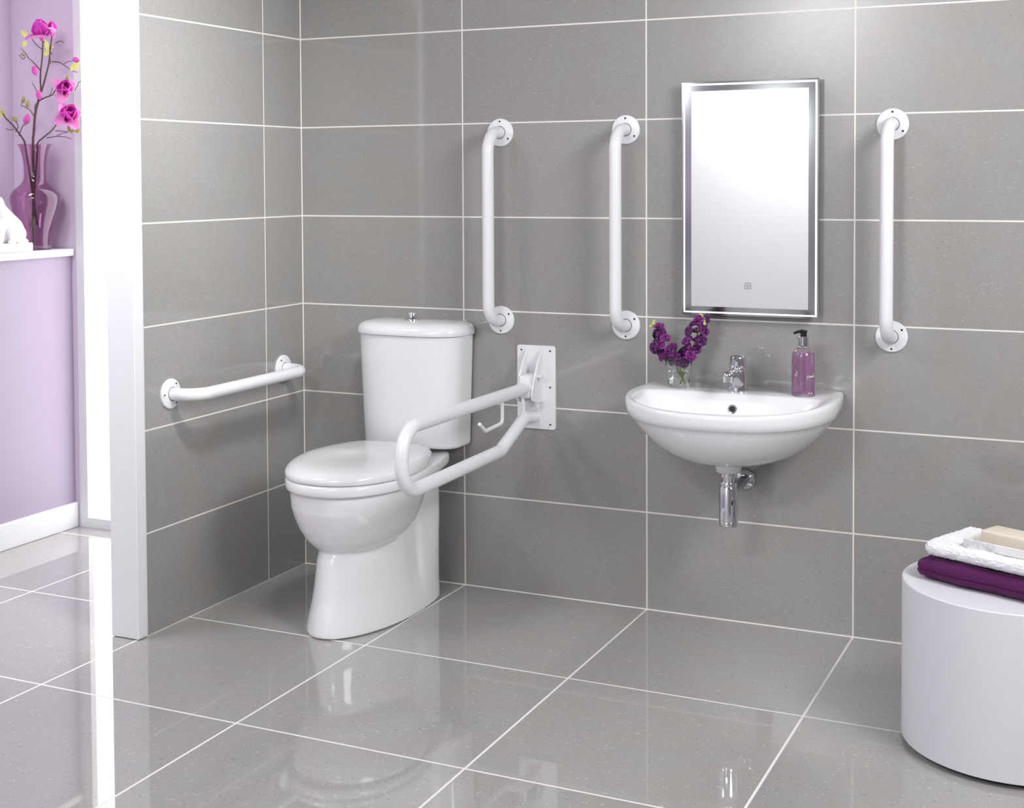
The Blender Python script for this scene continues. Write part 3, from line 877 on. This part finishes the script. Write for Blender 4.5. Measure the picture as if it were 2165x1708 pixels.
def bud(root, B0, me, x, z, d, axis, s=1.0):
    q = Vector(axis).normalized().to_track_quat('Z', 'Y').to_euler()
    return child('flower_bud', me, root, Vector((x, BY + d, z)) - B0, (q.x, q.y, q.z), s * 1.3)
bud(main, B0, PBUD, -1.1115, 1.6781, .01, (.35, -.1, -1), 1.0)
bud(main, B0, PBUD, -1.0752, 1.5877, -.01, (.05, -.3, 1), .95)
bud(main, B0, PBUD, -.8836, 1.7045, -.03, (1, -.1, -.25), .85)
bud(main, B0, GBUD, -.9247, 1.6429, -.03, (.7, -.1, .6), .9)
bud(main, B0, GBUD, -1.1792, 1.5753, .02, (.35, 0, 1), 1.0)
bud(main, B0, GBUD, -1.1577, 1.5597, .02, (.3, 0, 1), 1.1)
bud(main, B0, GBUD, -1.1753, 1.7391, .02, (-.9, 0, .2), .9)
def leaf(root, B0, x, z, d, az, el, s=1.0, roll=0):
    m = Matrix.Rotation(R(az), 4, 'Y') @ Matrix.Rotation(R(roll), 4, 'X')
    return child('leaf', LEAF, root, Vector((x, BY + d, z)) - B0, m.to_euler(), s * 1.25)
for x, z, d, az, s, ro in ((-1.028, 1.747, -.01, -100, 1.15, 80), (-1.028, 1.745, -.01, -20, .95, 70), (-1.032, 1.746, 0, 150, .9, 60), (-1.120, 1.800, -.01, 215, 1.2, 80), (-1.134, 1.785, -.01, 110, .8, 70),
                           (-.896, 1.688, -.03, 35, 1.0, 75), (-.888, 1.690, -.03, 130, .9, 75), (-.880, 1.684, -.03, -30, .7, 75)):
    leaf(main, B0, x, z, d, az, 0, s, ro)
lb, B1 = branch('magnolia branch leaning left out of the vase with small buds', [
    ([(-1.105, 1.12), (-1.150, 1.36), (-1.1631, 1.4137), (-1.1726, 1.432), (-1.1998, 1.4597), (-1.2312, 1.4875), (-1.2628, 1.5125), (-1.2865, 1.5374)], .0030, .0016, .02),
    ([(-1.1998, 1.4592), (-1.1935, 1.4761), (-1.207, 1.4931), (-1.2188, 1.5024)], .0013, .0009, .02),
    ([(-1.1841, 1.4443), (-1.1676, 1.4741), (-1.1594, 1.486)], .0014, .0010, .0),
    ([(-1.212, 1.4700), (-1.2197, 1.4661), (-1.2437, 1.4681), (-1.2658, 1.4722)], .0010, .0007, .02)], (VX, VY, 1.12), 0)
bud(lb, B1, PBUD, -1.1452, 1.5027, 0, (.45, -.1, 1), 1.05)
bud(lb, B1, GBUD, -1.151, 1.4925, 0, (.45, -.1, 1), 1.0)
bud(lb, B1, GBUD, -1.2208, 1.5055, .02, (-.8, 0, .5), 1.1)
for az in (200, 150, 250): leaf(lb, B1, -1.270, 1.530, .02, az, 0, .8, 60)
rb, B2 = branch('magnolia branch leaning right out of the vase towards the bright window', [
    ([(-1.130, 1.12), (-1.095, 1.37), (-1.0861, 1.414), (-1.0544, 1.4344), (-1.0112, 1.4589), (-.9759, 1.4834), (-.9393, 1.4945)], .0026, .0013, -.03),
    ([(-1.0112, 1.4589), (-.9765, 1.4568), (-.9383, 1.4531)], .0012, .0008, -.015),
    ([(-1.0506, 1.4344), (-1.0039, 1.438), (-.9652, 1.4491), (-.9383, 1.4501)], .0012, .0009, -.02),
    ([(-1.0039, 1.438), (-.9693, 1.4359), (-.9503, 1.4287)], .0010, .0008, .01),
    ([(-.9644, 1.4847), (-.9338, 1.4825), (-.9146, 1.4895)], .0010, .0009, -.03)], (VX, VY, 1.12), 0)
blossom(rb, B2, (-.930, BY - .032, 1.500), (.75, -.45, .5), [(0, 52, 0), (60, 46, 0), (130, 55, 0), (200, 48, 0), (270, 50, 2), (30, 18, 1), (100, 8, 1), (300, 10, 1), (210, 14, 1)], 1.5)
bud(rb, B2, GBUD, -.9284, 1.4691, -.02, (.1, 0, 1), 1.1)
bud(rb, B2, GBUD, -.8888, 1.4565, -.02, (1, 0, .25), 1.0)
bud(rb, B2, GBUD, -.9150, 1.4543, -.02, (1, 0, .1), .95)

# ------------------------------------------------------------------ cat figurine
CX, CYc, CZ0 = -1.082, -.222, 1.0305
cat = empty('cat_figurine', (CX, CYc, CZ0))
tag(cat, 'small white seated cat figurine beside the vase', 'figurine')
def ball(bm, c, r, sc_=(1, 1, 1), rot=None, u=28, v=18):
    t = bmesh.new(); bmesh.ops.create_uvsphere(t, u_segments=u, v_segments=v, radius=r)
    m = Matrix.Translation(c) @ (rot.to_4x4() if rot else Matrix.Identity(4)) @ Matrix.Diagonal((*sc_, 1))
    merge(bm, t, m)
def limb(bm, pts, radii):
    sp_ = spline(pts, 5); n_ = len(sp_) - 1
    rr_ = []
    for i in range(n_ + 1):
        f = i / n_ * (len(radii) - 1); k = min(int(f), len(radii) - 2)
        rr_.append(radii[k] + (radii[k + 1] - radii[k]) * (f - k))
    tube(bm, sp_, .01, 16, radii=rr_)
b = BM()
# local frame: y = along the ledge (+y towards the vase), z up, z measured from ledge
limb(b, [(0, .052, .052), (0, .030, .085), (0, -.002, .118), (0, -.024, .145), (0, -.036, .166)], [.034, .038, .032, .026, .022])
ball(b, (0, .045, .062), .037, (1.0, 1.05, .95))
for s in (-1, 1):
    ball(b, (s * .014, .040, .052), .030, (.7, 1.15, .85))
    limb(b, [(s * .013, -.016, .125), (s * .014, -.030, .085), (s * .014, -.040, .038)], [.017, .012, .010])
    ball(b, (s * .014, -.047, .036), .011, (.95, 1.5, .7))
    ball(b, (s * .020, .010, .036), .011, (.95, 1.9, .7))
ball(b, (0, -.040, .172), .0245, (1.0, 1.05, .93))
ball(b, (0, -.061, .166), .0125, (1.05, 1.0, .8))
for s in (-1, 1):
    limb(b, [(s * .012, -.038, .182), (s * .0145, -.037, .190), (s * .0155, -.037, .194)], [.009, .006, .003])
    ball(b, (s * .0095, -.0615, .1745), .003)
limb(b, [(.012, .078, .036), (.034, .060, .036), (.036, .022, .036)], [.009, .008, .006])
cb = obj('cat_body', b, M['figurine'], cat, 180)
md = cb.modifiers.new('fuse', 'REMESH'); md.mode = 'VOXEL'; md.voxel_size = .0028; md.use_smooth_shade = True
md2 = cb.modifiers.new('soften', 'SMOOTH'); md2.factor = .6; md2.iterations = 5
b = BM(); box(b, -.040, .040, -.088, .089, 0, .031, .003, 2); obj('plinth', b, M['figurine'], cat, 40)

# ------------------------------------------------------------------ lights
def area(name, loc, size, power, target=None, rot=None, color=(1, 1, 1), spread=180):
    l = bpy.data.lights.new(name, 'AREA'); l.shape = 'RECTANGLE'; l.size, l.size_y = size; l.energy = power; l.color = color; l.spread = R(spread)
    o = bpy.data.objects.new(name, l); o.location = loc
    if target is not None:
        o.rotation_euler = (Vector(target) - Vector(loc)).to_track_quat('-Z', 'Y').to_euler()
    elif rot: o.rotation_euler = rot
    COL.objects.link(o); return o
area('key_lamp', (3.44, -1.45, 2.0), (1.3, 1.0), 82, target=(.2, -.5, .9), color=(1, .995, .99))
area('front_wall_fill', (.6, -4.7, 2.47), (.5, .3), 42, target=(.6, -5.3, 1.75))  # added light brightening the unseen front wall for mirror and tile reflections
area('front_fill', (1.2, -4.0, 2.56), (1.0, .28), 50, target=(.9, 0, .9))  # added frontal fill behind the camera, not a room fixture
area('left_wall_fill', (1.15, -1.35, 2.57), (.3, .3), 8.5, target=(.02, -.74, 1.5), spread=56)  # added narrow light that lifts the left tiles, no fixture there
area('hall_fill', (-.45, -1.6, 2.58), (.8, 1.2), 44, rot=(0, R(-20), 0))  # added fill for hall and niche, stands for no known fitting
w = bpy.data.worlds.new('world'); sc.world = w; w.use_nodes = True
w.node_tree.nodes['Background'].inputs[0].default_value = (.9, .93, 1, 1); w.node_tree.nodes['Background'].inputs[1].default_value = .3

# ------------------------------------------------------------------ camera and output look
cam = bpy.data.cameras.new('camera'); co = bpy.data.objects.new('camera', cam); COL.objects.link(co)
co.location = (2.5108, -3.8844, 1.2807); co.rotation_euler = (1.5341, .0057, .4464)
cam.sensor_width = 36; cam.sensor_fit = 'HORIZONTAL'; cam.lens = 2934.1 / 2165 * 36
cam.shift_x = (1082.5 - 1014.1) / 2165; cam.shift_y = -(854 - 484.1) / 2165
cam.clip_start = .05
sc.camera = co
sc.view_settings.view_transform = 'Standard'; sc.view_settings.look = 'None'
sc.view_settings.gamma = 1.0; sc.view_settings.exposure = 0.0; sc.view_settings.use_curve_mapping = False
sc.cycles.max_bounces = 14; sc.cycles.transmission_bounces = 14; sc.cycles.transparent_max_bounces = 12; sc.cycles.glossy_bounces = 8
sc.cycles.use_denoising = True
sc.cycles.caustics_reflective = False; sc.cycles.caustics_refractive = True
